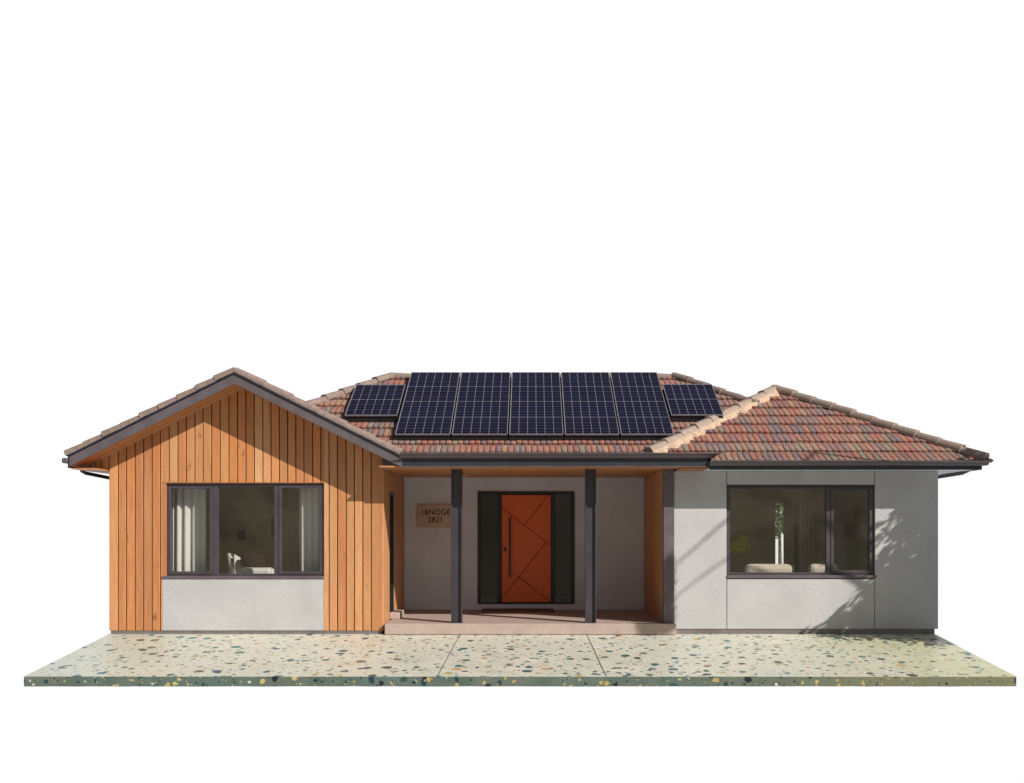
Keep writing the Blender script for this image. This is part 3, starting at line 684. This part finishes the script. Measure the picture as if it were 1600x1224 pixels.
# arc floor lamp in the left room
lp = thing('floor_lamp', 'tall arched floor lamp near the right curtain of the cedar bay window', 'floor lamp', (-4.55, 1.4, .25))
bm = bmesh.new(); pts = [(0, 0, 0), (0, 0, 1.0), (-.02, 0, 1.5), (-.10, 0, 1.85), (-.22, 0, 2.1), (-.34, 0, 2.24)]
tube(bm, pts, .012, 8); obj('stem', bm, M['rail'], lp, smooth_=True)
bm = bmesh.new(); tube(bm, [(0, 0, 0), (0, 0, .03)], .16, 24); obj('base', bm, M['black'], lp)
bm = bmesh.new(); tube(bm, [(-.34, 0, 2.26), (-.39, 0, 2.12)], [.03, .10], 16); obj('lamp_shade', bm, M['brown'], lp)
# right room
def sofa(x, y, w, label, name='sofa', h=.98):
    t = thing(name, label, name, (x, y, .25)); 
    bm = bmesh.new(); rbox(bm, (0, 0, .30), (w, .8, .34)); obj('seat', bm, M['cream'], t, bevel=.06)
    bm = bmesh.new(); rbox(bm, (0, -.33, .62), (w-.05, .22, .80)); obj('backrest', bm, M['cream'], t, bevel=.09)
    for s in (-1, 1):
        bm = bmesh.new(); rbox(bm, (s*(w/2-.07), .04, .42), (.16, .74, .42)); obj('armrest', bm, M['cream'], t, bevel=.06)
    for sx in (-1, 1):
        for sy in (-.3, .3):
            bm = bmesh.new(); tube(bm, [(sx*(w/2-.12), sy, .15), (sx*(w/2-.12), sy, 0)], [.03, .02], 8); obj('leg', bm, M['black'], t)
    return t
sofa(4.50, .95, .98, 'cream sofa with rounded back just inside the wide window of the grey wing')
sofa(5.55, 1.05, .62, 'narrow cream armchair to the right of the cream sofa inside the grey wing', 'armchair')
sofa(3.50, .95, .40, 'cream armchair cut off by the left frame of the grey wing window', 'armchair')
fl = thing('floor_lamp', 'floor lamp with olive green angular shade at the left of the grey wing window', 'floor lamp', (4.12, 1.9, .25))
bm = bmesh.new(); tube(bm, [(0, 0, 0), (0, 0, 1.35)], .014, 8); obj('stem', bm, M['rail'], fl)
bm = bmesh.new(); tube(bm, [(0, 0, 0), (0, 0, .03)], .15, 20); obj('base', bm, M['black'], fl)
bm = bmesh.new(); tube(bm, [(-.02, 0, 1.17), (0, 0, 1.26), (.0, 0, 1.44), (-.04, 0, 1.50)], [.04, .27, .27, .19], 7); obj('lamp_shade', bm, M['olive'], fl)
wd = thing('wardrobe', 'pale wardrobe with tall doors against the far wall of the grey wing room', 'wardrobe', (6.36, 4.5, .25))
obj('body', B(-.46, .52, -.35, .38, 0, 1.82), M['wardrobe'], wd, bevel=.006)
for k in range(3):
    d_ = obj('door', B(-.45+k*.322, -.135+k*.322, -.375, -.352, .04, 1.79), M['wardrobe'], wd, bevel=.004)
    bm = bmesh.new(); tube(bm, [(-.18+k*.322, -.376, .95), (-.18+k*.322, -.40, .95)], .015, 10); obj('knob', bm, M['dark'], d_)
dc = obj('room_door', B(5.70, 5.74, 4.1, 4.88, .25, 2.5), M['wardrobe'], H)
cu = curtain(5.72, 6.05, 3.55, .28, 2.6, 'brown grey curtain hanging beside the bright garden doorway in the grey wing', 4, .05, seed=5); cu['group'] = ''; del cu['group']
cu.data.materials[0] = M['wardrobe']

# ------------------------------------------------------------------ sign on the entry wall
sx0, sz1 = at(652.5, 789, 3.57)[0], at(652, 789, 3.57)[2]; sx1, sz0 = at(708.5, 824, 3.57)[0], at(0, 824, 3.57)[2]
sg = thing('house_sign', 'bronze name and number plate on the grey entry wall, partly behind the left porch post', 'sign', ((sx0+sx1)/2, 3.6, sz0))
w, h = (sx1-sx0)/2, sz1-sz0
obj('plate', B(-w, w, -.035, -.012, 0, h), M['copper'], sg, bevel=.004)
bm = bmesh.new(); r_ = .014
box(bm, -w-.006, w+.006, -.045, -.002, -.006, r_); box(bm, -w-.006, w+.006, -.045, -.002, h-r_, h+.006); box(bm, -w-.006, -w+r_, -.045, -.002, r_, h-r_); box(bm, w-r_, w+.006, -.045, -.002, r_, h-r_)
obj('rim', bm, M['copper'], sg, bevel=.003)
def text(s, size, x, z, parent, sx=1.0):
    cu = bpy.data.curves.new('txt', 'FONT'); cu.body = s; cu.size = size; cu.align_x = 'CENTER'; cu.align_y = 'BOTTOM_BASELINE' if False else 'CENTER'; cu.extrude = .004; cu.offset = .0018; cu.space_character = 1.06
    o = bpy.data.objects.new('txt', cu); COL.objects.link(o); bpy.context.view_layer.update()
    me = bpy.data.meshes.new_from_object(o.evaluated_get(bpy.context.evaluated_depsgraph_get())); bpy.data.objects.remove(o)
    me.materials.clear(); me.materials.append(M['ink']); me.name = 'lettering'
    t = bpy.data.objects.new('lettering', me); COL.objects.link(t); t.parent = parent; t.location = (x, -.0365, z); t.rotation_euler = (R(90), 0, 0); t.scale = (sx, 1, 1)
    return t
text('1BNOGE', .165, .0, h*.66, sg, .95); text('2821', .165, .0, h*.33, sg, .95)

# ------------------------------------------------------------------ solar panels
ang = math.atan(PITCH)
cells_big, cells_small = solar_cells(4), solar_cells(2)
def solar(x0, x1, t0, t1, big, label):
    w, L = x1-x0, (t1-t0)*hyp
    p = thing('solar_panel', label, 'solar panel', (x0, EY+t0-.07, EZ+PITCH*(t0-.07)+.16), 'solar panels on the middle roof', (ang, 0, 0))
    obj('cells', B(.012, w-.012, .012, L-.012, 0, .030), cells_big if big else cells_small, p)
    bm = bmesh.new(); f = .012
    box(bm, 0, w, 0, f, .016, .036); box(bm, 0, w, L-f, L, .016, .036); box(bm, 0, f, f, L-f, .016, .036); box(bm, w-f, w, f, L-f, .016, .036)
    obj('frame', bm, M['rail'], p)
    obj('shade_strip', B(.0, w, .012, .03, -.165, -.013), M['black'], p)  # black strip standing in for the shade below the panel's lower edge
    obj('backsheet', B(.012, w-.012, .012, L-.012, -.045, -.013), M['black'], p)
    for s in (.2, .8): obj('rail', B(-.01 if s else 0, w+.01, L*s-.02, L*s+.02, -.085, -.046), M['panel_frame'], p)
    return p
names = ['leftmost tall', 'second from left tall', 'middle tall', 'fourth from left tall', 'rightmost tall']
bx = [at(px, 0, EY+.783)[0] for px in (616.5, 705.0, 794.5, 881.5, 968.5, 1053.5)]
for k in range(5):
    solar(bx[k]+.016, bx[k+1]-.016, .783, 3.76, True, names[k]+' solar panel in the row of five on the middle roof')
solar(-3.56, -2.56, 1.62, 3.10, False, 'short solar panel at the left end of the row, beside the hip')
solar(2.675, 3.675, 1.64, 3.12, False, 'short solar panel at the right end of the row, partly behind the wing hip')

# ------------------------------------------------------------------ trees of the garden (they cast the leaf shadows on the wing)
def leaf_spray(bm, c, n, spread, size, axis, rnd, fan=.35):
    axis = Vector(axis)
    for _ in range(n):
        d = (axis+Vector((rnd.gauss(0, fan), rnd.gauss(0, fan), rnd.gauss(0, fan)))).normalized()
        p = Vector(c)+axis.normalized()*rnd.gauss(0, spread)+Vector((rnd.gauss(0, spread*.6), rnd.gauss(0, spread*.6), rnd.gauss(0, spread*.6)))
        s = d.cross(Vector((rnd.gauss(0, 1), rnd.gauss(0, 1), rnd.gauss(0, 1)))).normalized(); L = size*rnd.uniform(.6, 1.3); w = L*.15
        bm.faces.new([bm.verts.new(q) for q in (p-d*L/2, p-d*L*.1+s*w, p+d*L/2, p-d*L*.1-s*w)])
LD = Vector((.69, -.63, .60))
bound = [(1452, 770), (1425, 790), (1392, 815), (1384, 835), (1408, 856), (1398, 880), (1392, 900), (1362, 925), (1330, 945), (1300, 975), (1285, 995)]
bw = [((px-VPX)/85.0, EYE-(py-VPY)/85.0) for px, py in bound]
def xb(z):
    for (x0, z0), (x1, z1) in zip(bw, bw[1:]):
        if z1 <= z <= z0: return x0+(x1-x0)*(z0-z)/(z0-z1)
    return bw[0][0]+.9*(z-bw[0][1]) if z > bw[0][1] else bw[-1][0]-1.05*(z-bw[-1][1])
rnd = random.Random(5); bm = bmesh.new(); tw = thing('tree', 'leafy garden tree whose shadow falls on the right end of the grey wall', 'tree', (12.6, -5.0, -.32))
cents = []
k = 0
while k < 1900:
    z = rnd.uniform(-.95, 3.6); x = rnd.uniform(5.2, 8.9); d = x-xb(z)
    if d < -.12: continue
    near = d < .72
    if near and rnd.random() < .80: continue
    t = rnd.uniform(5.4, 6.8)
    c = Vector((x, 0, z))+LD*t; cents.append(c)
    leaf_spray(bm, c-tw.location, 10 if near else 16, .19 if near else .12, .30 if near else .22, (.80, .12, .58) if near else (.75, .15, .70), rnd, .22 if near else .35); k += 1
for _ in range(150):                                                # loose leaves added out of view to shade the porch corner
    if rnd.random() < .55: x, z = rnd.uniform(2.42, 2.56), rnd.uniform(.2, 1.35)
    else: x, z = rnd.uniform(1.85, 2.5), rnd.uniform(-.05, .2)
    c = Vector((x, 0, z))+LD*rnd.uniform(10, 10.6); leaf_spray(bm, c-tw.location, 9, .05, .13, (.6, .1, .7), rnd)
obj('crown', bm, M['leaf'], tw, recalc=False)
bm = bmesh.new(); tube(bm, [(0, 0, 0), (.05, .03, 1.6), (.0, .1, 3.2), (-.1, .1, 4.6), (0, .2, 6.2), (.2, .3, 8.4)], [.24, .19, .16, .13, .09, .03], 10)
for _ in range(16):
    c = rnd.choice(cents)-tw.location; z = rnd.uniform(3.4, 6.0); tube(bm, [(0, .1, z), Vector((0, .1, z)).lerp(c, .5)+Vector((0, 0, .2)), c], [.06, .035, .012], 6)
obj('trunk', bm, M['bark'], tw, smooth_=True)
for w0, w1, r0 in (((2.25, .92), (4.7, 2.95), .026), ((2.3, .42), (4.4, 1.9), .019)):
    a = Vector((w0[0], 0, w0[1]))+LD*17-tw.location; b = Vector((w1[0], 0, w1[1]))+LD*15-tw.location
    bm = bmesh.new(); tube(bm, [a, a.lerp(b, .5)+Vector((.0, 0, .06)), b, Vector((.0, .1, 5.2))], [r0*.7, r0, r0*1.2, .08], 8); obj('limb', bm, M['bark'], tw, smooth_=True)
# bush seen through the garden doorway of the grey wing
bs = thing('bush', 'sunlit green bush outside the narrow rear doorway of the grey wing', 'bush', (6.5, 9.3, -.1)); bm = bmesh.new()
for _ in range(420):
    a = rnd.uniform(0, 6.28); r = rnd.uniform(0, 1.2); z = rnd.uniform(1.9, 3.4); leaf_spray(bm, (math.cos(a)*r, math.sin(a)*r, z), 8, .1, .15, (.3, .2, .2), rnd)
obj('crown', bm, M['leaf'], bs, recalc=False)
bm = bmesh.new(); tube(bm, [(0, 0, 0), (.03, 0, 1.2), (0, 0, 2.6)], [.07, .05, .02], 8); obj('trunk', bm, M['bark'], bs)
